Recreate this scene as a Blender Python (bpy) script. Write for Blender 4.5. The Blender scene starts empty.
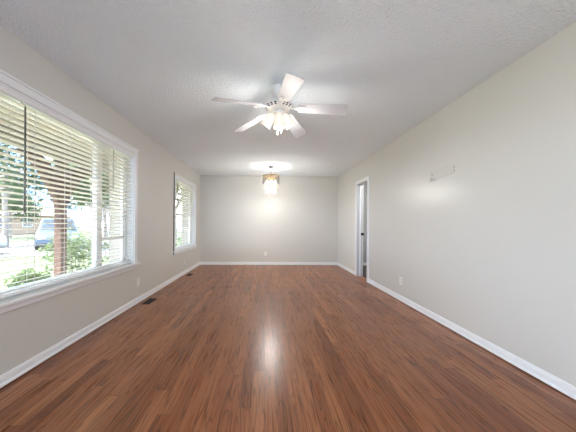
import bpy, math, random
from mathutils import Vector, Matrix
random.seed(7)
sc = bpy.context.scene
col = sc.collection
PI = math.pi
R = math.radians

# ------------------------------------------------------------------ camera
H = 2.44                      # ceiling height
XL, XR = -1.777, 2.0          # left and right wall
YB, YF = 6.853, -3.0          # far wall, wall behind the camera
CAMZ = 1.1125
cam_d = bpy.data.cameras.new('camera')
cam = bpy.data.objects.new('camera', cam_d)
col.objects.link(cam)
yaw, roll = 0.02098, 0.00678
r0 = Vector((math.cos(yaw), -math.sin(yaw), 0))
u0 = Vector((0, 0, 1))
fw = Vector((math.sin(yaw), math.cos(yaw), 0))
rr = r0 * math.cos(roll) + u0 * math.sin(roll)
uu = u0 * math.cos(roll) - r0 * math.sin(roll)
m = Matrix((rr, uu, -fw)).transposed().to_4x4()
m.translation = Vector((0, 0, CAMZ))
cam.matrix_world = m
cam_d.sensor_width = 36
cam_d.lens = 36 * 250 / 576
cam_d.shift_x = (288 - 270.54) / 576
cam_d.shift_y = (224.45 - 216) / 576
cam_d.clip_start = 0.02
sc.camera = cam

# ------------------------------------------------------------------ world, sun, exposure
sc.view_settings.view_transform = 'Standard'
sc.view_settings.look = 'None'
sc.view_settings.gamma = 1
sc.view_settings.use_curve_mapping = False
sc.view_settings.exposure = 1.79
sc.cycles.max_bounces = 14
sc.cycles.diffuse_bounces = 7
sc.cycles.transparent_max_bounces = 24
sc.cycles.caustics_reflective = False
sc.cycles.caustics_refractive = False
sc.cycles.sample_clamp_indirect = 6

SKY = 2.2
SUN = 8.2
FAN_W = 2.2
CHAND_W = 15
REAR_W = 3
SIDE_W = 25
FILL_SUN_W = 2.2

w = bpy.data.worlds.new('sky')
sc.world = w
w.use_nodes = True
nt = w.node_tree
nt.nodes.clear()
wo = nt.nodes.new('ShaderNodeOutputWorld')
bg = nt.nodes.new('ShaderNodeBackground')
tc = nt.nodes.new('ShaderNodeTexCoord')
nz = nt.nodes.new('ShaderNodeTexNoise')
nz.inputs['Scale'].default_value = 3.2
nz.inputs['Detail'].default_value = 6
rp = nt.nodes.new('ShaderNodeValToRGB')
rp.color_ramp.elements[0].position = 0.45
rp.color_ramp.elements[0].color = (0.26, 0.46, 0.90, 1)
rp.color_ramp.elements[1].position = 0.58
rp.color_ramp.elements[1].color = (0.95, 0.97, 1, 1)
nt.links.new(tc.outputs['Generated'], nz.inputs['Vector'])
nt.links.new(nz.outputs['Fac'], rp.inputs['Fac'])
nt.links.new(rp.outputs['Color'], bg.inputs['Color'])
bg.inputs['Strength'].default_value = SKY
nt.links.new(bg.outputs['Background'], wo.inputs['Surface'])


def add_light(name, kind, energy, loc, rot=(0, 0, 0), color=(1, 1, 1), parent=None, **kw):
    d = bpy.data.lights.new(name, kind)
    d.energy = energy
    d.color = color
    for k, v in kw.items():
        setattr(d, k, v)
    o = bpy.data.objects.new(name, d)
    col.objects.link(o)
    o.location = loc
    o.rotation_euler = rot
    o.parent = parent
    return o


# the sun stands high over the street; the porch roof keeps it off the windows, the porch floor throws it back up
sun = add_light('sun', 'SUN', SUN, (0, 0, 12), color=(1, 0.96, 0.88), angle=R(1.0))
sun.rotation_euler = Vector((0.48, 0.20, -0.85)).to_track_quat('-Z', 'Y').to_euler()
# added wide soft sun, fills the room from the street side under the porch roof
fill_sun = add_light('low_fill_sun', 'SUN', FILL_SUN_W, (-8, 0, 6), color=(0.97, 0.98, 1), angle=R(60))
fill_sun.rotation_euler = Vector((0.92, 0.32, -0.10)).to_track_quat('-Z', 'Y').to_euler()
# added fill light outside the added glazing behind the camera
add_light('rear_fill', 'AREA', REAR_W, (0.2, YF - 0.35, 1.25), rot=(R(90), 0, 0), color=(0.98, 0.99, 1.0),
          shape='RECTANGLE', size=2.7, size_y=2.1)
# second added fill light, outside the added left wall window behind the camera
add_light('side_fill', 'AREA', SIDE_W, (XL - 0.55, -1.65, 1.2), rot=(0, R(-102), 0), color=(0.98, 0.99, 1.0),
          shape='RECTANGLE', size=1.7, size_y=2.3)
# added point light with no fixture, brightens the hall beyond the doorway
add_light('hall_fill', 'POINT', 15, (2.9, 4.6, 2.2), color=(1, 0.98, 0.95), shadow_soft_size=0.12)

# ------------------------------------------------------------------ helpers


class MB:
    """collects boxes, bars, tubes and turned shapes, then links them as one mesh object"""

    def __init__(self):
        self.v = []
        self.f = []
        self.M = None

    def add(self, vs, fs):
        n = len(self.v)
        if self.M is not None:
            vs = [self.M @ Vector(p) for p in vs]
        self.v += [tuple(p) for p in vs]
        self.f += [tuple(i + n for i in q) for q in fs]

    def box(self, x0, x1, y0, y1, z0, z1):
        x0, x1 = sorted((x0, x1)); y0, y1 = sorted((y0, y1)); z0, z1 = sorted((z0, z1))
        vs = [(x0, y0, z0), (x1, y0, z0), (x1, y1, z0), (x0, y1, z0), (x0, y0, z1), (x1, y0, z1), (x1, y1, z1), (x0, y1, z1)]
        self.add(vs, [(0, 3, 2, 1), (4, 5, 6, 7), (0, 1, 5, 4), (1, 2, 6, 5), (2, 3, 7, 6), (3, 0, 4, 7)])
        return self

    def prism(self, poly, axis, a, b):
        """poly: 2-D outline (counter-clockwise), extruded along axis from a to b"""
        n = len(poly)

        def P(p, t):
            return {'x': (t, p[0], p[1]), 'y': (p[0], t, p[1]), 'z': (p[0], p[1], t)}[axis]
        vs = [P(p, a) for p in poly] + [P(p, b) for p in poly]
        fs = [tuple(range(n))[::-1], tuple(range(n, 2 * n))]
        fs += [(i, (i + 1) % n, n + (i + 1) % n, n + i) for i in range(n)]
        self.add(vs, fs)
        return self

    def lathe(self, prof, n=24, c=(0, 0, 0), dirv=(0, 0, 1), cap=True, rib=0, ribn=0):
        q = Vector((0, 0, 1)).rotation_difference(Vector(dirv))
        c = Vector(c)
        vs = []
        for (r, z) in prof:
            for i in range(n):
                a = 2 * PI * i / n
                k = r * (1 + rib * math.cos(ribn * a))
                vs.append(c + q @ Vector((k * math.cos(a), k * math.sin(a), z)))
        fs = []
        for j in range(len(prof) - 1):
            for i in range(n):
                fs.append((j * n + i, j * n + (i + 1) % n, (j + 1) * n + (i + 1) % n, (j + 1) * n + i))
        if cap:
            fs.append(tuple(range(n))[::-1])
            fs.append(tuple(range((len(prof) - 1) * n, len(prof) * n)))
        self.add(vs, fs)
        return self

    def tube(self, pts, rad, n=8, cap=True):
        pts = [Vector(p) for p in pts]
        rads = rad if isinstance(rad, (list, tuple)) else [rad] * len(pts)
        vs = []
        prev = None
        for i, p in enumerate(pts):
            d = (pts[min(i + 1, len(pts) - 1)] - pts[max(i - 1, 0)]).normalized()
            if prev is None:
                a = Vector((0, 0, 1)) if abs(d.z) < 0.9 else Vector((1, 0, 0))
                s = d.cross(a).normalized()
            else:
                s = (prev - d * prev.dot(d)).normalized()
            prev = s
            t = d.cross(s)
            for k in range(n):
                a = 2 * PI * k / n
                vs.append(p + (s * math.cos(a) + t * math.sin(a)) * rads[i])
        fs = []
        for j in range(len(pts) - 1):
            for i in range(n):
                fs.append((j * n + i, j * n + (i + 1) % n, (j + 1) * n + (i + 1) % n, (j + 1) * n + i))
        if cap:
            fs.append(tuple(range(n))[::-1])
            fs.append(tuple(range((len(pts) - 1) * n, len(pts) * n)))
        self.add(vs, fs)
        return self

    def torus(self, c, R0, r, n=40, k=8):
        vs, fs = [], []
        for i in range(n):
            a = 2 * PI * i / n
            for j in range(k):
                b = 2 * PI * j / k
                q = R0 + r * math.cos(b)
                vs.append((c[0] + q * math.cos(a), c[1] + q * math.sin(a), c[2] + r * math.sin(b)))
        for i in range(n):
            for j in range(k):
                fs.append((i * k + j, ((i + 1) % n) * k + j, ((i + 1) % n) * k + (j + 1) % k, i * k + (j + 1) % k))
        self.add(vs, fs)
        return self

    def build(self, name, mat, parent=None, smooth=False, bevel=0, seg=2):
        me = bpy.data.meshes.new(name)
        me.from_pydata(self.v, [], self.f)
        me.update()
        me.materials.append(mat)
        if smooth:
            for p in me.polygons:
                p.use_smooth = True
            me.set_sharp_from_angle(angle=R(38))
        o = bpy.data.objects.new(name, me)
        col.objects.link(o)
        o.parent = parent
        if bevel:
            b = o.modifiers.new('bevel', 'BEVEL')
            b.width = bevel
            b.segments = seg
            b.limit_method = 'ANGLE'
            b.harden_normals = False
        return o


def tag(o, label=None, cat=None, group=None, kind=None):
    if label: o['label'] = label
    if cat: o['category'] = cat
    if group: o['group'] = group
    if kind: o['kind'] = kind
    return o


def thing(name, label, cat, loc, rz=0, group=None):
    o = bpy.data.objects.new(name, None)
    o.empty_display_size = 0.1
    col.objects.link(o)
    o.location = loc
    o.rotation_euler = (0, 0, rz)
    return tag(o, label, cat, group)


def struct_root(name, loc=(0, 0, 0)):
    o = bpy.data.objects.new(name, None)
    col.objects.link(o)
    o.location = loc
    o['kind'] = 'structure'
    return o


def struct(name, mb, mat, **kw):
    o = mb.build(name, mat, **kw)
    o['kind'] = 'structure'
    return o


def copy_tree(o, parent=None):
    c = o.copy()
    col.objects.link(c)
    c.parent = parent
    for ch in list(o.children):
        copy_tree(ch, c)
    return c


# ------------------------------------------------------------------ materials
def mat(name, color, rough=0.5, metal=0.0, spec=0.5, **kw):
    m = bpy.data.materials.new(name)
    m.use_nodes = True
    b = m.node_tree.nodes['Principled BSDF']
    b.inputs['Base Color'].default_value = (*color, 1)
    b.inputs['Roughness'].default_value = rough
    b.inputs['Metallic'].default_value = metal
    b.inputs['Specular IOR Level'].default_value = spec
    for k, v in kw.items():
        b.inputs[k].default_value = v
    return m


class NT:
    def __init__(self, m):
        self.t = m.node_tree
        self.b = self.t.nodes['Principled BSDF']

    def n(self, kind, **inp):
        o = self.t.nodes.new(kind)
        for k, v in inp.items():
            k2 = k.replace('_', ' ')
            if k2 in o.inputs:
                o.inputs[k2].default_value = v
            else:
                setattr(o, k, v)
        return o

    def l(self, a, b):
        self.t.links.new(a, b)

    def math(self, op, a, b=None):
        o = self.t.nodes.new('ShaderNodeMath')
        o.operation = op
        for i, x in enumerate((a, b)):
            if x is None: continue
            if isinstance(x, (int, float)):
                o.inputs[i].default_value = x
            else:
                self.l(x, o.inputs[i])
        return o.outputs[0]

    def mix(self, fac, a, b, blend='MIX'):
        o = self.t.nodes.new('ShaderNodeMix')
        o.data_type = 'RGBA'
        o.blend_type = blend
        for s, x in ((0, fac), (6, a), (7, b)):
            if isinstance(x, (int, float)):
                o.inputs[s].default_value = x
            elif isinstance(x, tuple):
                o.inputs[s].default_value = (*x, 1)
            else:
                self.l(x, o.inputs[s])
        return o.outputs[2]

    def ramp(self, x, stops):
        o = self.t.nodes.new('ShaderNodeValToRGB')
        e = o.color_ramp.elements
        while len(e) < len(stops): e.new(0.5)
        for i, (p, c) in enumerate(stops):
            e[i].position = p
            e[i].color = (*c, 1)
        self.l(x, o.inputs['Fac'])
        return o.outputs['Color']

    def bump(self, h, strength, dist=0.01):
        o = self.t.nodes.new('ShaderNodeBump')
        o.inputs['Strength'].default_value = strength
        o.inputs['Distance'].default_value = dist
        self.l(h, o.inputs['Height'])
        self.l(o.outputs[0], self.b.inputs['Normal'])
        return o


def wall_material(name, color, along, rough=0.31):
    """painted sheet panelling: faint upright grooves, satin paint with roller texture"""
    m = mat(name, color, rough, spec=0.45)
    k = NT(m)
    tc = k.n('ShaderNodeTexCoord')
    sx = k.n('ShaderNodeSeparateXYZ')
    k.l(tc.outputs['Object'], sx.inputs[0])
    a = sx.outputs[0 if along == 'x' else 1]
    t = k.math('FRACT', k.math('DIVIDE', a, 0.203))
    g = k.math('LESS_THAN', k.math('ABSOLUTE', k.math('SUBTRACT', t, 0.5)), 0.018)
    nz = k.n('ShaderNodeTexNoise', Scale=55.0, Detail=3.0)
    k.l(tc.outputs['Object'], nz.inputs['Vector'])
    nb = k.n('ShaderNodeTexNoise', Scale=1.3, Detail=2.0)
    k.l(tc.outputs['Object'], nb.inputs['Vector'])
    h = k.math('SUBTRACT', k.math('MULTIPLY', nz.outputs['Fac'], 0.35), k.math('MULTIPLY', g, 0.5))
    k.bump(h, 0.10, 0.004)
    c2 = tuple(x * 0.96 for x in color)
    k.l(k.mix(nb.outputs['Fac'], color, c2), k.b.inputs['Base Color'])
    return m


WALL = (0.65, 0.635, 0.59)
M_wall_x = wall_material('wall_paint_back', WALL, 'x', 0.45)
M_wall_y = wall_material('wall_paint_side', WALL, 'y')
M_white = mat('white_trim_paint', (0.83, 0.84, 0.85), 0.35)
M_vinyl = mat('white_vinyl', (0.80, 0.81, 0.83), 0.4)
M_plate = mat('white_plastic', (0.82, 0.81, 0.78), 0.35)
M_dark = mat('dark_slot', (0.02, 0.02, 0.02), 0.6)
M_black = mat('black_metal', (0.012, 0.012, 0.013), 0.35, 0.6)
M_vent = mat('brown_metal', (0.016, 0.012, 0.010), 0.5, 0.3)
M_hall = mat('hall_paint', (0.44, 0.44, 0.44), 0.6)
M_jamb = mat('grey_white_jamb_paint', (0.50, 0.50, 0.51), 0.5)
M_conc = mat('pale_concrete', (0.17, 0.165, 0.155), 0.9)
M_porch = mat('pale_porch_concrete', (0.55, 0.53, 0.48), 0.85)
M_siding = mat('pale_siding', (0.46, 0.42, 0.36), 0.7)
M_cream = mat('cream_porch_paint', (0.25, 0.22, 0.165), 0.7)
M_slat = mat('cream_blind_slat', (0.86, 0.84, 0.77), 0.45)
_t = M_slat.node_tree
_p = _t.nodes['Principled BSDF']
_tl = _t.nodes.new('ShaderNodeBsdfTranslucent')
_tl.inputs[0].default_value = (0.88, 0.86, 0.76, 1)
_mx = _t.nodes.new('ShaderNodeMixShader')
_mx.inputs[0].default_value = 0.22
_t.links.new(_p.outputs[0], _mx.inputs[1])
_t.links.new(_tl.outputs[0], _mx.inputs[2])
_t.links.new(_mx.outputs[0], _t.nodes['Material Output'].inputs['Surface'])
M_rail = mat('white_blind_rail', (0.84, 0.84, 0.85), 0.4)
M_cord = mat('blind_cord', (0.75, 0.74, 0.70), 0.8)
M_wand = mat('dark_wand', (0.10, 0.10, 0.075), 0.4)
M_wand_pale = mat('pale_wand', (0.36, 0.34, 0.29), 0.4)
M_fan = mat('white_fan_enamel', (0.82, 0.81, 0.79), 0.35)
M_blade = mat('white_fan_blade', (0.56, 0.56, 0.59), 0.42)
M_gold = mat('brass', (0.62, 0.42, 0.16), 0.3, 0.9)
M_bronze = mat('aged_nickel', (0.16, 0.15, 0.14), 0.4, 0.8)
M_chrome = mat('chrome', (0.65, 0.65, 0.67), 0.2, 0.9)
M_bulb = mat('bulb_glow', (1, 1, 1), 0.4, **{'Emission Color': (1, 0.9, 0.75, 1), 'Emission Strength': 1.2})
M_bulb_bright = mat('chandelier_bulb_glow', (1, 1, 1), 0.4, **{'Emission Color': (1, 0.93, 0.80, 1), 'Emission Strength': 4.0})
M_patch = mat('bare_patch', (0.50, 0.49, 0.455), 0.55)
M_faded = mat('faded_wall_paint', (0.605, 0.60, 0.555), 0.5)
M_edge_shadow = mat('edge_shadow_grey', (0.10, 0.10, 0.10), 0.8)  # dark grey that paints the shadow at the far window casing
M_screw = mat('old_screw_anchor', (0.30, 0.28, 0.26), 0.6)

# ceiling: sprayed texture
M_ceil = mat('sprayed_ceiling', (0.88, 0.94, 0.985), 0.9, spec=0.2)
k = NT(M_ceil)
tcc = k.n('ShaderNodeTexCoord')
n1 = k.n('ShaderNodeTexNoise', Scale=48.0, Detail=4.0, Roughness=0.65)
n2 = k.n('ShaderNodeTexVoronoi', Scale=70.0)
k.l(tcc.outputs['Object'], n1.inputs['Vector'])
k.l(tcc.outputs['Object'], n2.inputs['Vector'])
hh = k.math('ADD', n1.outputs['Fac'], k.math('MULTIPLY', n2.outputs['Distance'], 0.35))
k.bump(hh, 0.8, 0.022)

# floor: oak strip laminate, strips along Y
M_floor = mat('oak_strip_laminate', (0.2, 0.08, 0.04), 0.25, spec=0.33)
k = NT(M_floor)
tcc = k.n('ShaderNodeTexCoord')
sx = k.n('ShaderNodeSeparateXYZ')
k.l(tcc.outputs['Object'], sx.inputs[0])
SW, SL = 0.078, 1.05
row = k.math('FLOOR', k.math('DIVIDE', sx.outputs[0], SW))
wn = k.n('ShaderNodeTexWhiteNoise', noise_dimensions='1D')
k.l(row, wn.inputs['W'])
yy = k.math('ADD', k.math('DIVIDE', sx.outputs[1], SL), k.math('MULTIPLY', wn.outputs['Value'], 7.3))
idx = k.math('FLOOR', yy)
cm = k.n('ShaderNodeCombineXYZ')
k.l(row, cm.inputs[0]); k.l(idx, cm.inputs[1])
wn2 = k.n('ShaderNodeTexWhiteNoise', noise_dimensions='3D')
k.l(cm.outputs[0], wn2.inputs['Vector'])
base = k.ramp(wn2.outputs['Value'], [(0.0, (0.200, 0.068, 0.028)), (0.35, (0.275, 0.099, 0.041)), (0.7, (0.320, 0.121, 0.052)), (1.0, (0.390, 0.160, 0.073))])
# cathedral grain: rings stretched along the strip, different on every strip
g = k.n('ShaderNodeCombineXYZ')
k.l(k.math('ADD', k.math('MULTIPLY', sx.outputs[0], 13.0), k.math('MULTIPLY', wn2.outputs['Value'], 31.0)), g.inputs[0])
k.l(k.math('ADD', k.math('MULTIPLY', sx.outputs[1], 0.95), k.math('MULTIPLY', wn.outputs['Value'], 17.0)), g.inputs[1])
gn = k.n('ShaderNodeTexNoise', Scale=1.0, Detail=2.0, Roughness=0.45, Distortion=0.6)
k.l(g.outputs[0], gn.inputs['Vector'])
rings = k.math('FRACT', k.math('MULTIPLY', gn.outputs['Fac'], 9.0))
rl = k.ramp(rings, [(0.0, (0.34, 0.32, 0.30)), (0.24, (0.98, 0.98, 0.98)), (0.85, (1.08, 1.08, 1.08)), (1.0, (0.45, 0.43, 0.41))])
g2 = k.n('ShaderNodeMapping')
g2.inputs['Scale'].default_value = (110, 2.6, 1)
k.l(tcc.outputs['Object'], g2.inputs['Vector'])
fn = k.n('ShaderNodeTexNoise', Scale=1.0, Detail=3.0)
k.l(g2.outputs[0], fn.inputs['Vector'])
fl = k.ramp(fn.outputs['Fac'], [(0.3, (0.78, 0.78, 0.78)), (0.65, (1.12, 1.12, 1.12))])
c1 = k.mix(0.8, base, rl, 'MULTIPLY')
c2 = k.mix(0.8, c1, fl, 'MULTIPLY')
fx = k.math('FRACT', k.math('DIVIDE', sx.outputs[0], SW))
fy = k.math('FRACT', yy)
gap = k.math('MAXIMUM', k.math('LESS_THAN', fx, 0.02), k.math('LESS_THAN', fy, 0.0025))
c3 = k.mix(gap, c2, (0.03, 0.012, 0.006))
k.l(c3, k.b.inputs['Base Color'])
k.l(k.math('ADD', k.math('MULTIPLY', fn.outputs['Fac'], 0.06), 0.25), k.b.inputs['Roughness'])
k.bump(k.math('SUBTRACT', k.math('MULTIPLY', fn.outputs['Fac'], 0.3), gap), 0.06, 0.002)


def noise_mat(name, ca, cb, scale, rough=0.9, stretch=None, detail=4.0):
    m = mat(name, ca, rough)
    k = NT(m)
    tc = k.n('ShaderNodeTexCoord')
    n = k.n('ShaderNodeTexNoise', Scale=scale, Detail=detail)
    src = tc.outputs['Object']
    if stretch:
        mp = k.n('ShaderNodeMapping')
        mp.inputs['Scale'].default_value = stretch
        k.l(src, mp.inputs['Vector'])
        src = mp.outputs[0]
    k.l(src, n.inputs['Vector'])
    k.l(k.ramp(n.outputs['Fac'], [(0.35, ca), (0.65, cb)]), k.b.inputs['Base Color'])
    return m


M_grass = noise_mat('lawn_grass', (0.062, 0.082, 0.034), (0.105, 0.122, 0.060), 9.0)
M_leaf = noise_mat('tree_leaves', (0.05, 0.088, 0.036), (0.115, 0.165, 0.08), 1.5)
M_leaf2 = noise_mat('shrub_leaves', (0.085, 0.13, 0.05), (0.19, 0.24, 0.11), 3.0)
for _m in (M_leaf, M_leaf2):
    _t = _m.node_tree
    _p = _t.nodes['Principled BSDF']
    _tl = _t.nodes.new('ShaderNodeBsdfTranslucent')
    _t.links.new(_p.inputs['Base Color'].links[0].from_socket, _tl.inputs[0])
    _mx = _t.nodes.new('ShaderNodeMixShader')
    _mx.inputs[0].default_value = 0.5
    _t.links.new(_p.outputs[0], _mx.inputs[1])
    _t.links.new(_tl.outputs[0], _mx.inputs[2])
    _t.links.new(_mx.outputs[0], _t.nodes['Material Output'].inputs['Surface'])
M_bark = noise_mat('grey_bark', (0.30, 0.25, 0.21), (0.42, 0.37, 0.32), 5.0, stretch=(6, 6, 1))
M_post = noise_mat('red_brown_stained_wood', (0.085, 0.043, 0.031), (0.135, 0.074, 0.055), 4.0, 0.7, stretch=(9, 9, 1))
M_road = noise_mat('road_asphalt', (0.08, 0.08, 0.083), (0.10, 0.10, 0.104), 20)
M_carpet = noise_mat('grey_hall_carpet', (0.07, 0.065, 0.065), (0.11, 0.105, 0.10), 140)
M_brick = noise_mat('tan_brick', (0.42, 0.28, 0.20), (0.52, 0.38, 0.28), 6)
M_roof = noise_mat('brown_shingle', (0.20, 0.16, 0.14), (0.28, 0.23, 0.20), 8)
M_carblue = mat('blue_grey_car_paint', (0.11, 0.15, 0.21), 0.3, 0.2)
M_carsilver = mat('silver_car_paint', (0.45, 0.46, 0.48), 0.3, 0.4)
M_carglass = mat('dark_car_glass', (0.05, 0.07, 0.09), 0.08)
M_tyre = mat('tyre_rubber', (0.02, 0.02, 0.02), 0.8)
M_taillight = mat('red_tail_light', (0.35, 0.02, 0.02), 0.25)
M_hub = mat('wheel_alloy', (0.5, 0.5, 0.52), 0.3, 0.8)


def shader_mix(name, build):
    m = bpy.data.materials.new(name)
    m.use_nodes = True
    t = m.node_tree
    t.nodes.clear()
    out = t.nodes.new('ShaderNodeOutputMaterial')
    t.links.new(build(t), out.inputs['Surface'])
    return m


def _glass(t):
    tr = t.nodes.new('ShaderNodeBsdfTransparent')
    tr.inputs[0].default_value = (0.95, 0.97, 0.96, 1)
    gl = t.nodes.new('ShaderNodeBsdfGlossy')
    gl.inputs['Roughness'].default_value = 0.02
    lw = t.nodes.new('ShaderNodeLayerWeight')
    lw.inputs[0].default_value = 0.5
    pw = t.nodes.new('ShaderNodeMath')
    pw.operation = 'POWER'
    pw.inputs[1].default_value = 5
    t.links.new(lw.outputs['Facing'], pw.inputs[0])
    mr = t.nodes.new('ShaderNodeMapRange')
    mr.inputs[3].default_value = 0.04
    mr.inputs[4].default_value = 0.9
    t.links.new(pw.outputs[0], mr.inputs[0])
    mx = t.nodes.new('ShaderNodeMixShader')
    t.links.new(mr.outputs[0], mx.inputs[0])
    t.links.new(tr.outputs[0], mx.inputs[1])
    t.links.new(gl.outputs[0], mx.inputs[2])
    return mx.outputs[0]


def _shade(t):
    # frosted ribbed lamp glass, glowing from the lit bulb inside
    tr = t.nodes.new('ShaderNodeBsdfTransparent')
    tr.inputs[0].default_value = (1, 0.97, 0.92, 1)
    em = t.nodes.new('ShaderNodeEmission')
    em.inputs[0].default_value = (1, 0.90, 0.76, 1)
    em.inputs[1].default_value = 0.33
    df = t.nodes.new('ShaderNodeBsdfDiffuse')
    df.inputs[0].default_value = (0.10, 0.10, 0.10, 1)
    ad = t.nodes.new('ShaderNodeAddShader')
    t.links.new(em.outputs[0], ad.inputs[0])
    t.links.new(df.outputs[0], ad.inputs[1])
    lw = t.nodes.new('ShaderNodeLayerWeight')
    lw.inputs[0].default_value = 0.35
    er = t.nodes.new('ShaderNodeMapRange')
    er.inputs[3].default_value = 0.34
    er.inputs[4].default_value = 0.16
    t.links.new(lw.outputs['Facing'], er.inputs[0])
    t.links.new(er.outputs[0], em.inputs[1])
    mr = t.nodes.new('ShaderNodeMapRange')
    mr.inputs[3].default_value = 0.93
    mr.inputs[4].default_value = 0.75
    t.links.new(lw.outputs['Facing'], mr.inputs[0])
    mx = t.nodes.new('ShaderNodeMixShader')
    t.links.new(mr.outputs[0], mx.inputs[0])
    t.links.new(tr.outputs[0], mx.inputs[1])
    t.links.new(ad.outputs[0], mx.inputs[2])
    return mx.outputs[0]


def _crystal(t):
    tr = t.nodes.new('ShaderNodeBsdfTransparent')
    tr.inputs[0].default_value = (0.97, 0.96, 0.94, 1)
    gl = t.nodes.new('ShaderNodeBsdfGlossy')
    gl.inputs[0].default_value = (0.35, 0.35, 0.35, 1)
    gl.inputs['Roughness'].default_value = 0.06
    tl = t.nodes.new('ShaderNodeBsdfTranslucent')
    tl.inputs[0].default_value = (0.9, 0.9, 0.9, 1)
    m1 = t.nodes.new('ShaderNodeMixShader')
    m1.inputs[0].default_value = 0.06
    t.links.new(gl.outputs[0], m1.inputs[1])
    t.links.new(tl.outputs[0], m1.inputs[2])
    mx = t.nodes.new('ShaderNodeMixShader')
    mx.inputs[0].default_value = 0.25
    t.links.new(tr.outputs[0], mx.inputs[1])
    t.links.new(m1.outputs[0], mx.inputs[2])
    return mx.outputs[0]


M_glass = shader_mix('window_glass', _glass)
M_shade = shader_mix('frosted_lamp_glass', _shade)
M_crystal = shader_mix('crystal_prism', _crystal)

# ------------------------------------------------------------------ room shell
XO = -2.10                                     # outer face of the left wall
W1 = (1.20, 3.42, 0.575, 2.055)                 # window openings: y0, y1, z0, z1
W2 = (4.925, 6.36, 0.575, 2.06)
D1 = (4.835, 5.415, 2.0)                       # doorway: y0, y1, head height
XH = 2.12                                      # hall side of the right wall

struct('floor', MB().box(XL - 0.02, XH, YF - 0.02, YB + 0.02, -0.12, 0), M_floor)
struct('ceiling', MB().box(-2.3, 3.9, YF - 0.3, YB + 0.3, H, H + 0.15), M_ceil)
b = MB()
W4 = (-2.85, -0.45, 0.35, 2.1)
for y0, y1 in ((YF - 0.3, W4[0]), (W4[1], W1[0]), (W1[1], W2[0]), (W2[1], YB + 0.3)):
    b.box(XO, XL, y0, y1, -0.4, H)
for q in (W1, W2, W4):
    b.box(XO, XL, q[0], q[1], -0.4, q[2] - 0.03)
    b.box(XO, XL, q[0], q[1], q[3], H)
struct('wall_left', b, M_wall_y)
b = MB()
b.box(XR, XH, YF - 0.3, D1[0], 0, H).box(XR, XH, D1[1], YB + 0.3, 0, H).box(XR, XH, D1[0], D1[1], D1[2], H)
struct('wall_right', b, M_wall_y)
struct('wall_back', MB().box(XL, XR, YB, YB + 0.3, 0, H), M_wall_x)
b = MB()
b.box(XL, -1.2, YF - 0.2, YF, 0, H).box(1.6, XR, YF - 0.2, YF, 0, H)
b.box(-1.2, 1.6, YF - 0.2, YF, 2.2, H).box(-1.2, 1.6, YF - 0.2, YF, 0, 0.12)
struct('wall_front', b, M_wall_x)
wf = struct_root('added_window_rear')  # unseen window, added to let the rear fill light in
b = MB()
b.box(-1.2, 1.6, YF - 0.15, YF - 0.05, 0.12, 0.18).box(-1.2, 1.6, YF - 0.15, YF - 0.05, 2.14, 2.2)
for x in (-1.2, 0.17, 1.54):
    b.box(x, x + 0.06, YF - 0.15, YF - 0.05, 0.18, 2.14)
b.build('frame', M_vinyl, wf)
MB().box(-1.15, 1.55, YF - 0.102, YF - 0.098, 0.17, 2.15).build('glass_pane', M_glass, wf)

wf = struct_root('added_window_left')  # unseen window, added for the side fill light
b = MB()
b.box(-1.95, -1.86, W4[0], W4[1], W4[2] - 0.03, W4[2] + 0.05).box(-1.95, -1.86, W4[0], W4[1], W4[3] - 0.05, W4[3])
for y in (W4[0], -1.675, W4[1] - 0.05):
    b.box(-1.95, -1.86, y, y + 0.05, W4[2] + 0.05, W4[3] - 0.05)
b.build('frame', M_vinyl, wf)
MB().box(-1.907, -1.903, W4[0] + 0.04, W4[1] - 0.04, W4[2] + 0.04, W4[3] - 0.04).build('glass_pane', M_glass, wf)

# hall behind the doorway
struct('floor_hall', MB().box(XH, 3.7, 3.6, 6.83, -0.12, 0.004), M_carpet)
b = MB()
b.box(XH, 3.7, 6.80, 6.95, 0, H).box(3.6, 3.75, 3.5, 6.9, 0, H).box(XH, 3.7, 3.45, 3.6, 0, H)
struct('wall_hall', b, M_hall)
b = MB()
b.box(XH, 3.6, 6.786, 6.80, 0.004, 0.09)
struct('baseboard_hall', b, M_white)


def base_profile(mb, axis, wall, side, a, c):
    """baseboard with eased top and a quarter-round shoe; side is the direction into the room"""
    z0 = 0.010
    pts = [(0, z0), (0.022, z0), (0.020, z0 + 0.012), (0.013, z0 + 0.019), (0.012, 0.062), (0.009, 0.070), (0.008, 0.078), (0.0, 0.082)]
    pts = [(wall + side * p[0], p[1]) for p in pts]
    if (side < 0) != (axis == 'x'): pts = pts[::-1]
    mb.prism(pts, axis, a, c)


b = MB(); base_profile(b, 'y', XL, 1, YF, YB); struct('baseboard_left', b, M_white)
b = MB(); base_profile(b, 'y', XR, -1, YF, D1[0] - 0.06); base_profile(b, 'y', XR, -1, D1[1] + 0.06, YB); struct('baseboard_right', b, M_white)
b = MB(); base_profile(b, 'x', YB, -1, XL, XR); struct('baseboard_back', b, M_white)
struct('trim_1', MB().box(XR - 0.012, XR, YB - 0.012, YB, 0.083, H), M_wall_y)   # corner bead, far right

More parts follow.
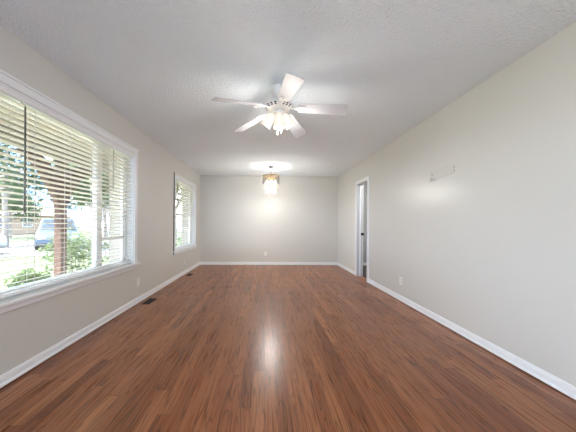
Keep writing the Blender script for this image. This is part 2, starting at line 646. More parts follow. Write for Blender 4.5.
# doorway (no leaf in it): casing, jamb, stop, strike plate
door = struct_root('door_1', (XR, 0, 0))
b = MB()
cw = 0.062
for x0, x1 in ((-0.017, 0), (XH - XR, XH - XR + 0.017)):
    b.box(x0, x1, D1[0] - cw, D1[0] + 0.006, 0.0, D1[2] + cw)
    b.box(x0, x1, D1[1] - 0.006, D1[1] + cw, 0.0, D1[2] + cw)
    b.box(x0, x1, D1[0] + 0.006, D1[1] - 0.006, D1[2] - 0.006, D1[2] + cw)
b.build('casing', M_white, door, bevel=0.004)
b = MB()
b.box(0.0, XH - XR, D1[0], D1[0] + 0.018, 0, D1[2]).box(0.0, XH - XR, D1[1] - 0.018, D1[1], 0, D1[2]).box(0, XH - XR, D1[0], D1[1], D1[2] - 0.018, D1[2])
b.build('jamb', M_jamb, door)
b = MB()
b.box(0.045, 0.075, D1[0] + 0.018, D1[0] + 0.03, 0, D1[2] - 0.018).box(0.045, 0.075, D1[1] - 0.030, D1[1] - 0.018, 0, D1[2] - 0.018)
b.box(0.045, 0.075, D1[0] + 0.018, D1[1] - 0.018, D1[2] - 0.03, D1[2] - 0.018)
b.build('door_stop', M_white, door, bevel=0.002)
b = MB()
b.lathe([(0.030, 0), (0.030, 0.006), (0.013, 0.010), (0.012, 0.030), (0.026, 0.040), (0.029, 0.052), (0.022, 0.062), (0.006, 0.066)], 20, (0.102, D1[1] - 0.018, 0.915), (0, -1, 0))
b.build('knob', M_black, door, smooth=True)

# ------------------------------------------------------------------ windows in the left wall


def window(name, q, mull, rails, cw=0.066):
    y0, y1, z0, z1 = q
    root = struct_root(name, (XL, 0, 0))
    t = 0.018
    b = MB()
    for ya, yb in ((y0 - cw, y0 + 0.004), (y1 - 0.004, y1 + cw)):
        b.box(0, t, ya, yb, z0, z1 + cw)
    b.box(0, t, y0 + 0.004, y1 - 0.004, z1 - 0.004, z1 + cw)
    b.box(0, t + 0.010, y0 - cw - 0.004, y1 + cw + 0.004, z1 + cw - 0.014, z1 + cw + 0.004)
    b.build('casing', M_white, root, bevel=0.003)
    b = MB()
    b.box(-0.12, 0, y0, y1, z0 - 0.028, z0)
    b.box(0, 0.042, y0 - cw - 0.035, y1 + cw + 0.035, z0 - 0.028, z0)
    b.build('window_sill', M_white, root, bevel=0.006)
    b = MB()
    b.box(0, 0.016, y0 - cw, y1 + cw, z0 - 0.028 - 0.044, z0 - 0.028)
    b.box(0, 0.021, y0 - cw, y1 + cw, z0 - 0.028 - 0.014, z0 - 0.028)
    b.build('apron', M_white, root, bevel=0.003)
    # inner jamb lining
    b = MB()
    b.box(-0.09, 0, y0, y0 + 0.010, z0, z1).box(-0.09, 0, y1 - 0.010, y1, z0, z1).box(-0.09, 0, y0, y1, z1 - 0.010, z1)
    b.build('jamb_lining', M_white, root)
    # vinyl frame
    xa, xb = -0.15, -0.095
    b = MB()
    b.box(xa, xb, y0, y0 + 0.05, z0, z1).box(xa, xb, y1 - 0.05, y1, z0, z1)
    b.box(xa, xb, y0, y1, z0, z0 + 0.05).box(xa, xb, y0, y1, z1 - 0.05, z1)
    for c, wd in mull:
        b.box(xa, xb, c - wd / 2, c + wd / 2, z0 + 0.05, z1 - 0.05)
    b.build('frame', M_vinyl, root, bevel=0.004)
    for ya, yb, z in rails:
        b = MB()
        b.box(xa + 0.008, xb - 0.008, ya, yb, z - 0.02, z + 0.02)
        for yc in (ya, yb - 0.028):
            b.box(xa + 0.008, xb - 0.008, yc, yc + 0.028, z0 + 0.05, z1 - 0.05)
        b.build('sash', M_vinyl, root, bevel=0.003)
    MB().box(-0.125, -0.121, y0 + 0.04, y1 - 0.04, z0 + 0.04, z1 - 0.04).build('glass_pane', M_glass, root)
    # pale outer reveal and sloping outer sill
    b = MB()
    b.box(XO - XL - 0.004, xa, y0 - 0.0, y0 + 0.012, z0 - 0.03, z1).box(XO - XL - 0.004, xa, y1 - 0.012, y1, z0 - 0.03, z1)
    b.box(XO - XL - 0.004, xa, y0, y1, z1 - 0.012, z1)
    b.prism([(XO - XL - 0.05, z0 - 0.075), (-0.12, z0 - 0.03), (-0.12, z0), (XO - XL - 0.05, z0 - 0.045)], 'y', y0, y1)
    b.build('outer_reveal', M_siding, root)
    return root


# prism on axis y takes (x, z)
window('window_1', W1, [(1.69, 0.075), (2.855, 0.075)], [(2.893, 3.37, 0.93), (1.25, 1.652, 0.93)])
w2 = window('window_2', W2, [], [(4.975, 6.31, 1.31)], 0.034)
MB().box(0, 0.015, W2[0] - 0.047, W2[0] - 0.034, W2[2] - 0.07, W2[3] + 0.05).build('painted_edge_shadow', M_edge_shadow, w2)  # dark strip painting in the shadow along the near side of the casing

# ------------------------------------------------------------------ blinds


def blind(label, group, y0, y1, wand_y, wand_l, cords, z_bot, zt, val=0.047, tilt=8, wand_m=None):
    wand_m = wand_m or M_wand
    xc = -0.043
    root = thing('window_blind', label, 'blind', (XL, (y0 + y1) / 2, W1[2]), group=group)
    yc, zc = (y0 + y1) / 2, W1[2]
    a, c = y0 - yc + 0.0005, y1 - yc - 0.0005
    b = MB()
    b.box(xc - 0.028, xc + 0.024, a, c, zt - 0.04 - zc, zt - zc)
    b.build('headrail', M_rail, root)
    b = MB()
    b.prism([(0.002, zt - val - zc), (0.008, zt - val - zc), (0.009, zt - val * 0.7 - zc), (0.006, zt - val * 0.62 - zc), (0.008, zt - val * 0.3 - zc), (0.013, zt - val * 0.2 - zc), (0.014, zt - zc), (0.002, zt - zc)], 'y', a, c)
    b.build('valance', M_rail, root)
    b = MB()
    pitch = 0.0435
    n = int((zt - 0.066 - (z_bot + 0.016)) / pitch)
    ct, st = math.cos(R(tilt)), math.sin(R(tilt))
    for i in range(n + 1):
        z = zt - 0.066 - i * pitch - zc
        hw, th = 0.0255, 0.0014
        jit = R(random.uniform(-1.2, 1.2))
        ci, si = math.cos(R(tilt) + jit), math.sin(R(tilt) + jit)
        P = []
        for s, tt in ((-1, -th), (0, -th + 0.0015), (1, -th), (1, th), (0, th + 0.0015), (-1, th)):
            P.append((xc + s * hw * ci - tt * si, z + s * hw * si + tt * ci))
        b.prism(P, 'y', a + 0.004, c - 0.004)
    b.build('slats', M_slat, root)
    b = MB()
    zb = z_bot - zc
    b.box(xc - 0.026, xc + 0.026, a + 0.004, c - 0.004, zb - 0.009, zb + 0.009)
    b.build('bottom_rail', M_rail, root, bevel=0.003)
    for y in cords:
        b = MB()
        for x in (xc - 0.0275, xc + 0.0275):
            b.box(x - 0.0008, x + 0.0008, y - yc - 0.0022, y - yc + 0.0022, zb + 0.005, zt - 0.06 - zc)
        b.build('ladder_cord', M_cord, root)
    if wand_y is not None:
        b = MB()
        x = 0.022
        b.tube([(xc + 0.03, wand_y - yc, zt - 0.055 - zc), (x, wand_y - yc, zt - 0.075 - zc), (x, wand_y - yc, zt - 0.10 - zc)], 0.0025, 6)
        b.tube([(x, wand_y - yc, zt - 0.09 - zc), (x, wand_y - yc, zt - 0.10 - wand_l - zc)], 0.0058, 8)
        b.build('tilt_wand', wand_m, root, smooth=True)
    return root


gb = 'slatted blinds in the left wall windows'
blind('open slatted cream blind at the left frame edge, nearest the camera', gb, 1.211, 1.8275, None, 0, [1.33, 1.70], 0.603, 2.045)
blind('widest open slatted cream blind, middle of the big window, dark wand hanging from it', gb, 1.8275, 2.812, 1.86, 0.76, [1.98, 2.34, 2.68], 0.603, 2.045)
blind('narrow slatted cream blind at the right end of the big window', gb, 2.812, 3.409, 2.92, 0.44, [2.93, 3.27], 0.603, 2.045, wand_m=M_wand_pale)
blind('slatted cream blind in the smaller far window near the corner', gb, 4.936, 6.349, 5.03, 0.5, [5.08, 5.64, 6.2], 0.603, 2.049, 0.035)

# ------------------------------------------------------------------ outlets, vents, patch


def outlet(label, loc, rz):
    o = thing('wall_outlet', label, 'outlet', loc, rz, 'white wall outlets')
    # local: plate in the xz plane, facing -y
    MB().box(-0.036, 0.036, -0.006, 0, -0.058, 0.058).build('cover_plate', M_plate, o, bevel=0.003)
    for z in (-0.021, 0.021):
        b = MB()
        b.prism([(-0.017, z - 0.012), (-0.010, z - 0.016), (0.010, z - 0.016), (0.017, z - 0.012), (0.017, z + 0.012), (0.010, z + 0.016), (-0.010, z + 0.016), (-0.017, z + 0.012)], 'y', -0.0085, -0.005)
        s = b.build('receptacle', M_plate, o)
        c = MB()
        c.box(-0.008, -0.006, -0.0092, -0.007, z - 0.002, z + 0.008).box(0.006, 0.008, -0.0092, -0.007, z - 0.002, z + 0.007)
        c.box(-0.002, 0.002, -0.0092, -0.007, z - 0.010, z - 0.006)
        c.build('slots', M_dark, s)
    MB().lathe([(0.0032, 0), (0.0032, 0.002)], 10, (0, -0.0055, 0), (0, -1, 0)).build('screw', M_plate, o)
    return o


outlet('white wall outlet low on the left wall beyond the big window', (XL, 3.547, 0.292), R(90))
outlet('white wall outlet under the far window on the left wall', (XL, 5.554, 0.282), R(90))
outlet('white wall outlet low on the right wall, nearer than the doorway', (XR, 3.634, 0.294), R(-90))
outlet('white wall outlet low on the far end wall', (0.011, YB, 0.302), 0)


def vent(label, x0, x1, y0, y1):
    o = thing('floor_vent', label, 'vent', ((x0 + x1) / 2, (y0 + y1) / 2, 0), 0, 'brown floor vents by the left wall')
    hx, hy = (x1 - x0) / 2, (y1 - y0) / 2
    b = MB()
    b.box(-hx, hx, -hy, -hy + 0.014, 0, 0.006).box(-hx, hx, hy - 0.014, hy, 0, 0.006)
    b.box(-hx, -hx + 0.014, -hy + 0.014, hy - 0.014, 0, 0.006).box(hx - 0.014, hx, -hy + 0.014, hy - 0.014, 0, 0.006)
    b.build('rim', M_vent, o, bevel=0.002)
    MB().box(-hx + 0.012, hx - 0.012, -hy + 0.012, hy - 0.012, 0.0, 0.0012).build('opening', M_dark, o)
    b = MB()
    n = 15
    for i in range(n):
        y = -hy + 0.02 + (2 * hy - 0.04) * i / (n - 1)
        b.box(-hx + 0.012, hx - 0.012, y - 0.0024, y + 0.0024, 0.001, 0.0045)
    b.box(-0.003, 0.003, -hy + 0.012, hy - 0.012, 0.001, 0.005)
    b.build('grille', M_vent, o)


vent('dark brown floor vent beside the baseboard, nearer of the two', -1.70, -1.59, 3.48, 3.74)
vent('dark brown floor vent under the far window, further of the two', -1.69, -1.59, 5.36, 5.62)

p = thing('bracket_scar', 'faint bare rectangle with old screw anchors high on the right wall', 'wall mark', (XR, 2.79, 1.70))
MB().prism([(-0.185, -0.02), (0.20, -0.045), (0.205, 0.07), (-0.185, 0.075)], 'x', -0.0006, 0.0).build('faded_area', M_faded, p)
b = MB()
b.prism([(-0.185, -0.028), (0.19, -0.052), (0.19, -0.046), (-0.185, -0.021)], 'x', -0.0009, 0.0)
b.build('paint_outline', M_patch, p)
b = MB()
b.prism([(0.07, -0.045), (0.12, -0.062), (0.225, -0.062), (0.215, -0.02), (0.16, -0.012), (0.13, -0.032)], 'x', -0.0009, 0.0)
b.build('torn_paint', M_patch, p)
for y, z in ((0.178, -0.030), (0.172, 0.020), (-0.180, 0.0), (-0.180, 0.036)):
    MB().lathe([(0.009, -0.001), (0.009, 0.002), (0.003, 0.003)], 10, (-0.0005, y, z), (-1, 0, 0)).build('screw_anchor', M_screw, p)

# ------------------------------------------------------------------ ceiling fan
FX, FY = 0.124, 2.43
fan = thing('ceiling_fan', 'white five-blade ceiling fan with three lit frosted glass shades', 'ceiling fan', (FX, FY, H - 0.02))
MB().lathe([(0.076, 0.02), (0.078, 0.008), (0.074, -0.015), (0.058, -0.052), (0.040, -0.072), (0.030, -0.076)], 28).build('canopy', M_fan, fan, smooth=True)
MB().lathe([(0.026, -0.07), (0.026, -0.105)], 16).build('downrod', M_fan, fan, smooth=True)
MB().lathe([(0.030, -0.094), (0.070, -0.098), (0.096, -0.108), (0.108, -0.122), (0.116, -0.135), (0.132, -0.146), (0.139, -0.157), (0.137, -0.165), (0.122, -0.180), (0.100, -0.194), (0.062, -0.200)], 40).build('motor_housing', M_fan, fan, smooth=True)
for i in range(20):
    b = MB()
    a = 2 * PI * i / 20
    if i % 4 == 3: continue
    c, s = math.cos(a), math.sin(a)
    b.M = Matrix(((c, -s, 0, 0), (s, c, 0, 0), (0, 0, 1, 0), (0, 0, 0, 1)))
    b.add([(0.1340, -0.011, -0.1690), (0.1340, 0.011, -0.1690), (0.1120, 0.009, -0.1880), (0.1120, -0.009, -0.1880),
           (0.1320, -0.011, -0.1660), (0.1320, 0.011, -0.1660), (0.1100, 0.009, -0.1850), (0.1100, -0.009, -0.1850)],
          [(0, 1, 2, 3), (7, 6, 5, 4), (0, 4, 5, 1), (1, 5, 6, 2), (2, 6, 7, 3), (3, 7, 4, 0)])
    b.build('vent_slot', M_dark, fan)
MB().lathe([(0.050, -0.198), (0.058, -0.204), (0.058, -0.222), (0.046, -0.236), (0.030, -0.246), (0.008, -0.252)], 28).build('light_fitter', M_fan, fan, smooth=True)

droop = R(6.5)
pitch = R(15)


def blade_tf(ang):
    # blade runs along +x in its own frame; pitched about its length, drooped, turned to its heading
    return (Matrix.Rotation(ang, 4, 'Z') @ Matrix.Translation((0.095, 0, -0.183)) @ Matrix.Rotation(droop, 4, 'Y'))


for i in range(5):
    ang = R(-82 + 72 * i)
    T = blade_tf(ang)
    b = MB()
    b.M = T
    # iron: flat arm that widens to a three-lobed plate
    b.prism([(-0.01, -0.014), (0.05, -0.010), (0.085, -0.016), (0.105, -0.036), (0.150, -0.040), (0.165, -0.026), (0.150, -0.014), (0.125, -0.010), (0.125, 0.010), (0.150, 0.014), (0.165, 0.026), (0.150, 0.040), (0.105, 0.036), (0.085, 0.016), (0.05, 0.010), (-0.01, 0.014)], 'z', -0.004, 0.0025)
    iron = b.build('blade_iron', M_fan, fan, bevel=0.0015)
    for x, y in ((0.118, -0.028), (0.118, 0.028), (0.148, 0.0)):
        b = MB()
        b.M = T
        b.lathe([(0.006, -0.0075), (0.006, -0.004)], 10, (x, y, 0))
        b.build('screw', M_fan, iron)
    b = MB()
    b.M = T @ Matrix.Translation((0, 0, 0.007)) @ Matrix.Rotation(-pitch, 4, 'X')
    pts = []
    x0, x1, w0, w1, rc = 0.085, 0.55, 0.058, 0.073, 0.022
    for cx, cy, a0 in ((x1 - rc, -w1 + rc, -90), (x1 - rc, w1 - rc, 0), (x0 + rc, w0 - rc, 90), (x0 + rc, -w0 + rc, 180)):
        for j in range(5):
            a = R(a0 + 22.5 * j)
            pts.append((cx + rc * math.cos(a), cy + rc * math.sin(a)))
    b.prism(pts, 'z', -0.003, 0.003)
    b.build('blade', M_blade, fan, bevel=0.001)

for a in (270, 150, 30):
    dx, dy = math.cos(R(a)), math.sin(R(a))
    tlt = R(3 if a == 270 else 42)
    ax = Vector((dx * math.sin(tlt), dy * math.sin(tlt), -math.cos(tlt)))
    st = Vector((dx * 0.042, dy * 0.042, -0.224 if a == 270 else -0.206))
    b = MB()
    b.tube([(dx * 0.03, dy * 0.03, -0.215), st + ax * 0.012, st + ax * 0.03], [0.014, 0.015, 0.022], 14)
    arm = b.build('socket', M_fan, fan, smooth=True)
    b = MB()
    prof = [(0.024, 0.022), (0.033, 0.032), (0.041, 0.050), (0.045, 0.075), (0.046, 0.105), (0.048, 0.130), (0.054, 0.152), (0.057, 0.160)]
    inner = [(r - 0.003, z) for r, z in prof[::-1]]
    b.lathe(prof + inner, 48, st, ax, cap=False, rib=0.02, ribn=16)
    sh = b.build('glass_shade', M_shade, fan, smooth=True)
    b = MB()
    b.lathe([(0.010, 0.03), (0.012, 0.045), (0.022, 0.070), (0.024, 0.085), (0.018, 0.100), (0.006, 0.107)], 16, st, ax)
    b.build('bulb', M_bulb, arm, smooth=True)
    lp = st + ax * 0.185
    add_light('bulb_light', 'POINT', FAN_W, lp, color=(1, 0.96, 0.9), parent=fan, shadow_soft_size=0.06)
for x, y, l in ((-0.012, -0.03, 0.175), (0.022, -0.025, 0.155)):
    b = MB()
    b.tube([(x, y, -0.24), (x, y, -0.24 - l)], 0.0012, 6)
    ch = b.build('pull_chain', M_chrome, fan)
    MB().lathe([(0.002, 0), (0.006, -0.006), (0.0065, -0.028), (0.003, -0.034)], 10, (x, y, -0.24 - l)).build('pull_knob', M_fan, ch, smooth=True)

# ------------------------------------------------------------------ chandelier
CX, CY = 0.122, 5.726
ch = thing('chandelier', 'small two-tier crystal prism chandelier with brass rim', 'chandelier', (CX, CY, H))
MB().lathe([(0.060, 0), (0.062, -0.008), (0.050, -0.022), (0.020, -0.034), (0.008, -0.040)], 24).build('canopy', M_bronze, ch, smooth=True)
b = MB()
for i in range(7):
    z = -0.045 - i * 0.021
    n = 14
    pts = []
    for j in range(n + 1):
        a = 2 * PI * j / n
        q = (0.007 * math.cos(a), 0.0, 0.0145 * math.sin(a)) if i % 2 else (0.0, 0.007 * math.cos(a), 0.0145 * math.sin(a))
        pts.append((q[0], q[1], z + q[2]))
    b.tube(pts, 0.0018, 5, cap=False)
b.build('chain', M_bronze, ch, smooth=True)
b = MB()
b.lathe([(0.006, -0.19), (0.012, -0.20), (0.012, -0.24), (0.022, -0.26), (0.010, -0.28), (0.008, -0.42), (0.018, -0.43), (0.014, -0.445), (0.004, -0.455)], 16)
for k_ in range(6):
    a = 2 * PI * k_ / 6
    b.tube([(0, 0, -0.225), (0.187 * math.cos(a), 0.187 * math.sin(a), -0.222)], 0.003, 6)
    b.tube([(0, 0, -0.43), (0.142 * math.cos(a), 0.142 * math.sin(a), -0.43)], 0.003, 6)
b.build('stem', M_gold, ch, smooth=True)
b = MB()
b.lathe([(0.187, -0.212), (0.190, -0.212), (0.190, -0.232), (0.187, -0.232), (0.187, -0.212)], 48, cap=False)
b.torus((0, 0, -0.212), 0.189, 0.0035, 48, 6).torus((0, 0, -0.232), 0.189, 0.0035, 48, 6)
b.build('upper_ring', M_gold, ch, smooth=True)
b = MB()
b.lathe([(0.142, -0.424), (0.145, -0.424), (0.145, -0.436), (0.142, -0.436), (0.142, -0.424)], 40, cap=False)
b.torus((0, 0, -0.424), 0.144, 0.003, 40, 6)
b.build('lower_ring', M_gold, ch, smooth=True)


def prism_mesh(wd, l):
    b = MB()
    d = 0.006
    b.add([(-wd / 2, 0, 0), (0, -d, 0), (wd / 2, 0, 0), (0, d, 0), (-wd / 2, 0, -l * 0.86), (0, -d, -l * 0.86), (wd / 2, 0, -l * 0.86), (0, d, -l * 0.86), (0, 0, -l)],
          [(3, 2, 1, 0), (0, 1, 5, 4), (1, 2, 6, 5), (2, 3, 7, 6), (3, 0, 4, 7), (4, 5, 8), (5, 6, 8), (6, 7, 8), (7, 4, 8)])
    return b


for rad, n, wd, l, z in ((0.189, 30, 0.032, 0.19, -0.234), (0.144, 24, 0.031, 0.165, -0.437)):
    proto = prism_mesh(wd, l).build('crystal_prism', M_crystal, ch)
    for i in range(n):
        a = 2 * PI * i / n
        o = proto if i == 0 else proto.copy()
        if i: col.objects.link(o)
        o.parent = ch
        o.location = (rad * math.cos(a), rad * math.sin(a), z)
        o.rotation_euler = (0, 0, a + PI / 2)
for k_ in range(6):
    a = R(30 + 60 * k_)
    x, y = 0.105 * math.cos(a), 0.075 * math.sin(a)
    b = MB()
    b.lathe([(0.011, -0.285), (0.011, -0.33)], 12, (x, y, 0))
    b.tube([(0, 0, -0.27), (x, y, -0.285)], 0.004, 6)
    s = b.build('candle_socket', M_gold, ch, smooth=True)
    MB().lathe([(0.009, -0.33), (0.017, -0.352), (0.018, -0.37), (0.010, -0.395), (0.003, -0.405)], 14, (x, y, 0)).build('bulb', M_bulb_bright, s, smooth=True)
add_light('chandelier_light', 'POINT', CHAND_W * 0.98, (0, 0, -0.57), color=(1, 0.98, 0.95), parent=ch, shadow_soft_size=0.03)
add_light('chandelier_light', 'POINT', CHAND_W * 0.02, (0, 0, -0.36), color=(1, 0.97, 0.93), parent=ch, shadow_soft_size=0.02)

# ------------------------------------------------------------------ porch and yard outside
GZ = -0.40
struct('lawn', MB().box(-70, XO, -20, 70, GZ - 0.2, GZ), M_grass)
struct('porch_floor', MB().box(-4.0, XO, -3.2, 7.6, GZ, -0.12), M_porch)
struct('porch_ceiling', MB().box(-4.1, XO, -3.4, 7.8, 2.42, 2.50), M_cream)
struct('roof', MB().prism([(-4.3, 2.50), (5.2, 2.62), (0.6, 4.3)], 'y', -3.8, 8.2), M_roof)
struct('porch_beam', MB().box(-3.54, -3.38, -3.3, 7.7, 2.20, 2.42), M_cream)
struct('sidewalk', MB().box(-13.4, -11.2, -20, 60, GZ, GZ + 0.03), M_conc)
struct('street', MB().box(-19.0, -15.2, -20, 70, GZ, GZ + 0.02), M_road)
b = MB()
b.M = Matrix.Translation((-12.6, 13.6, 0)) @ Matrix.Rotation(R(0), 4, 'Z')
b.box(-2.6, 8.2, -2.2, 2.4, GZ, GZ + 0.035)
struct('driveway', b, M_conc)

post = thing('porch_post', 'red-brown wooden porch post with two curved braces outside the big window', 'post', (-3.46, 4.30, -0.12))
MB().box(-0.062, 0.062, -0.062, 0.062, 0, 2.32).build('shaft', M_post, post, bevel=0.008)
MB().box(-0.085, 0.085, -0.085, 0.085, 0, 0.18).build('foot_block', M_post, post, bevel=0.008)
for s in (-1, 1):
    out, inn = [], []
    for i in range(13):
        t = i / 12
        a = t * PI / 2
        y = 0.06 + 0.80 * t ** 1.3; z = 1.42 + 0.82 * math.sin(a)
        out.append((s * y, z))
        y2 = 0.055 + 0.52 * t ** 1.3; z2 = 1.88 + 0.42 * math.sin(a)
        inn.append((s * y2, z2))
    poly = out + inn[::-1]
    if s > 0: poly = poly
    else: poly = poly[::-1]
    n = 13
    b = MB()
    vs, fs = [], []
    for x in (-0.045, 0.045):
        vs += [(x, p_[0], p_[1]) for p_ in out] + [(x, p_[0], p_[1]) for p_ in inn]
    for i in range(n - 1):
        fs += [(i, i + 1, n + i + 1, n + i), (2 * n + i, 3 * n + i, 3 * n + i + 1, 2 * n + i + 1),
               (i, 2 * n + i, 2 * n + i + 1, i + 1), (n + i, n + i + 1, 3 * n + i + 1, 3 * n + i)]
    fs += [(0, n, 3 * n, 2 * n), (n - 1, 3 * n - 1, 4 * n - 1, 2 * n - 1)]
    b.add(vs, fs)
    b.build('curved_brace', M_post, post)


def leaf_cloud(mb, blobs, count, size):
    tot = sum(q[3] ** 2 for q in blobs)
    for (cx, cy, cz, r) in blobs:
        n = int(count * r * r / tot)
        for _ in range(n):
            d = Vector((random.gauss(0, 1), random.gauss(0, 1), random.gauss(0, 1))).normalized()
            q = Vector((cx, cy, cz)) + d * r * (random.random() ** 0.35) * 1.0
            nrm = (d + Vector((random.uniform(-1, 1), random.uniform(-1, 1), random.uniform(-0.3, 1.2)))).normalized()
            a = nrm.orthogonal().normalized()
            a = Matrix.Rotation(random.uniform(0, 2 * PI), 3, nrm) @ a
            c = nrm.cross(a)
            s = size * random.uniform(0.6, 1.3)
            mb.add([q - a * s, q - c * s * 0.45, q + a * s, q + c * s * 0.45], [(0, 1, 2, 3)])


def tree(label, x, y, h, trunk_r, spread, blobs, leaf=0.16, count=3200, group='trees across the yard'):
    o = thing('tree', label, 'tree', (x, y, GZ), 0, group)
    b = MB()
    b.tube([(0, 0, 0), (0.03, 0.02, h * 0.15), (0.0, -0.04, h * 0.4), (0.08, 0.03, h * 0.72)], [trunk_r * 1.35, trunk_r, trunk_r * 0.85, trunk_r * 0.4], 10)
    b.build('trunk', M_bark, o, smooth=True)
    B = []
    for i in range(blobs):
        a = 2 * PI * i / blobs + random.uniform(-0.3, 0.3)
        rr_ = spread * random.uniform(0.35, 0.7)
        B.append((rr_ * math.cos(a), rr_ * math.sin(a), h * random.uniform(0.5, 0.85), spread * random.uniform(0.38, 0.55)))
    B.append((0, 0, h * 0.82, spread * 0.55))
    for q in B[:4]:
        bb = MB()
        bb.tube([(0, 0, h * 0.32), (q[0] * 0.5, q[1] * 0.5, h * 0.5), (q[0], q[1], q[2])], [trunk_r * 0.5, trunk_r * 0.35, trunk_r * 0.12], 6)
        bb.build('branch', M_bark, o, smooth=True)
    b = MB()
    leaf_cloud(b, B, count, leaf)
    b.build('foliage', M_leaf, o)
    return o


tree('tall tree with a pale trunk at the left end of the big window', -16.0, 15.7, 9.0, 0.14, 3.4, 6)
tree('low spreading tree with a thin dark trunk behind the parked vehicle', -25.0, 25.0, 5.0, 0.12, 3.0, 5, group='trees across the yard')
tree('leafy tree seen right of the porch post', -16.5, 26.0, 7.5, 0.22, 3.4, 6)
tree('bushy green tree filling the narrow right pane of the big window', -9.8, 14.8, 5.4, 0.18, 2.9, 6)
tree('big green tree seen through the far window', -8.6, 23.5, 8.0, 0.28, 4.0, 6, leaf=0.2)
tree('green tree further back behind the neighbouring house', -50.0, 49.0, 11.0, 0.3, 5.0, 6, leaf=0.26)
tree('round green tree beside the neighbouring house', -27.0, 40.0, 10.0, 0.28, 4.6, 6, leaf=0.26)


def shrub(label, x, y, r, h, count=900):
    o = thing('shrub', label, 'shrub', (x, y, GZ), 0, 'shrubs in front of the porch')
    b = MB()
    for i in range(5):
        a = 2 * PI * i / 5
        b.tube([(0.04 * math.cos(a), 0.04 * math.sin(a), 0), (r * 0.5 * math.cos(a), r * 0.5 * math.sin(a), h * 0.6)], [0.015, 0.007], 5)
    b.build('stems', M_bark, o)
    b = MB()
    leaf_cloud(b, [(0, 0, h * 0.55, h * 0.45), (r * 0.5, 0.1, h * 0.45, h * 0.38), (-r * 0.4, r * 0.4, h * 0.48, h * 0.4), (0, -r * 0.5, h * 0.42, h * 0.36)], count, 0.06)
    b.build('foliage', M_leaf2, o)


shrub('light green shrub right of the porch post outside the big window', -5.5, 7.3, 0.8, 1.5, 1200)
shrub('low light green shrub left of the porch post outside the big window', -5.3, 5.7, 0.5, 0.5, 500)
shrub('leafy shrub outside the far window', -4.1, 10.6, 0.8, 1.5, 900)

# neighbouring house
hs = thing('neighbour_house', 'low tan brick house with brown roof across the street', 'house', (-38.0, 37.0, GZ), R(10))
MB().box(-4, 4, -9, 9, 0, 2.7).build('walls', M_brick, hs)
MB().prism([(-4.7, 2.6), (4.7, 2.6), (0, 4.4)], 'y', -9.6, 9.6).build('roof', M_roof, hs)
for y in (-6, -1.5, 5.5):
    f = MB().box(4.0, 4.06, y - 0.9, y + 0.9, 0.9, 2.2).build('window', M_vinyl, hs)
    MB().box(4.055, 4.07, y - 0.8, y + 0.8, 1.0, 2.1).build('pane', M_carglass, f)
MB().box(4.0, 4.05, 1.3, 2.3, 0.05, 2.15).build('door', M_white, hs)


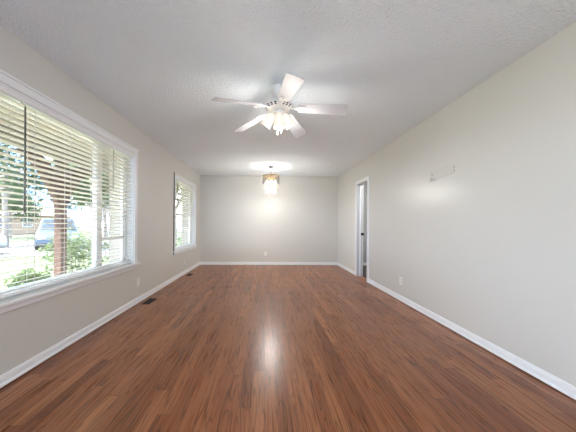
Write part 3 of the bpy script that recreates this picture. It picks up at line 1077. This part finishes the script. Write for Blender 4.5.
def car(name, label, paint, loc, rz, L=4.6, Wd=1.8, Ht=1.65):
    """local: length along +y (front), width along x"""
    o = thing(name, label, 'car', loc, rz)
    h = Wd / 2
    b = MB()
    prof = [(-L / 2, 0.35), (-L / 2 + 0.05, 0.28), (L / 2 - 0.15, 0.26), (L / 2, 0.42), (L / 2 - 0.03, 0.72), (L / 2 - 0.25, 0.88), (L / 2 - 1.15, 1.02), (-L / 2 + 0.12, 1.06), (-L / 2, 0.8)]
    b.prism(prof, 'x', -h, h)
    b.build('body', paint, o, bevel=0.06, seg=3)
    b = MB()
    lo = [(-h + 0.03, -L / 2 + 0.12), (h - 0.03, -L / 2 + 0.12), (h - 0.03, L / 2 - 1.2), (-h + 0.03, L / 2 - 1.2)]
    hi = [(-h + 0.22, -L / 2 + 0.32), (h - 0.22, -L / 2 + 0.32), (h - 0.22, L / 2 - 2.0), (-h + 0.22, L / 2 - 2.0)]
    b.add([(x, y, 1.0) for x, y in lo] + [(x, y, Ht) for x, y in hi], [(3, 2, 1, 0), (4, 5, 6, 7), (0, 1, 5, 4), (1, 2, 6, 5), (2, 3, 7, 6), (3, 0, 4, 7)])
    b.build('cabin', paint, o, bevel=0.05, seg=3)

    def lerp(p, q, t): return tuple(p[i] + (q[i] - p[i]) * t for i in range(len(p)))

    def pane(i, j, t0, t1, s0=0.12, s1=0.86):
        A = [(*lerp(lo[i], hi[i], s0), 1.0 + (Ht - 1.0) * s0), (*lerp(lo[j], hi[j], s0), 1.0 + (Ht - 1.0) * s0)]
        B = [(*lerp(lo[i], hi[i], s1), 1.0 + (Ht - 1.0) * s1), (*lerp(lo[j], hi[j], s1), 1.0 + (Ht - 1.0) * s1)]
        q = [Vector(lerp(A[0], A[1], t0)), Vector(lerp(A[0], A[1], t1)), Vector(lerp(B[0], B[1], t1)), Vector(lerp(B[0], B[1], t0))]
        nrm = (q[1] - q[0]).cross(q[3] - q[0]).normalized()
        mb = MB()
        mb.add([v + nrm * 0.012 for v in q] + [v - nrm * 0.02 for v in q], [(0, 1, 2, 3), (7, 6, 5, 4), (0, 4, 5, 1), (1, 5, 6, 2), (2, 6, 7, 3), (3, 7, 4, 0)])
        return mb
    pane(0, 1, 0.1, 0.9).build('rear_window', M_carglass, o)
    pane(2, 3, 0.08, 0.92).build('windscreen', M_carglass, o)
    for i, j in ((1, 2), (3, 0)):
        for t0, t1 in ((0.08, 0.36), (0.39, 0.64), (0.67, 0.93)):
            pane(i, j, t0, t1).build('side_window', M_carglass, o)
    for sx_ in (-1, 1):
        for y in (-L / 2 + 0.85, L / 2 - 0.9):
            b = MB()
            b.lathe([(0.20, -0.10), (0.31, -0.10), (0.33, -0.06), (0.33, 0.06), (0.31, 0.10), (0.20, 0.10)], 24, (sx_ * (h - 0.08), y, 0.33), (sx_, 0, 0))
            t = b.build('wheel', M_tyre, o, smooth=True)
            MB().lathe([(0.19, 0.095), (0.19, 0.103), (0.05, 0.108)], 16, (sx_ * (h - 0.08), y, 0.33), (sx_, 0, 0)).build('hub', M_hub, t, smooth=True)
        MB().box(sx_ * (h - 0.26), sx_ * (h - 0.06), -L / 2 - 0.012, -L / 2 + 0.05, 0.72, 0.95).build('tail_light', M_taillight, o, bevel=0.01)
        MB().box(sx_ * (h - 0.40), sx_ * (h - 0.08), L / 2 - 0.12, L / 2 - 0.005, 0.62, 0.76).build('headlight', M_plate, o, bevel=0.01)
    MB().box(-h + 0.05, h - 0.05, -L / 2 - 0.05, -L / 2 + 0.04, 0.36, 0.56).build('rear_bumper', M_dark, o, bevel=0.02)
    return o


car('minivan', 'blue-grey minivan parked outside, seen beside the porch post', M_carblue, (-12.55, 15.4, GZ + 0.035), R(220), 4.7, 1.85, 1.75)
car('sedan', 'silver car seen past the left end of the big window, beside the pale tree trunk', M_carsilver, (-14.6, 11.4, GZ + 0.035), R(-90), 4.5, 1.75, 1.45)
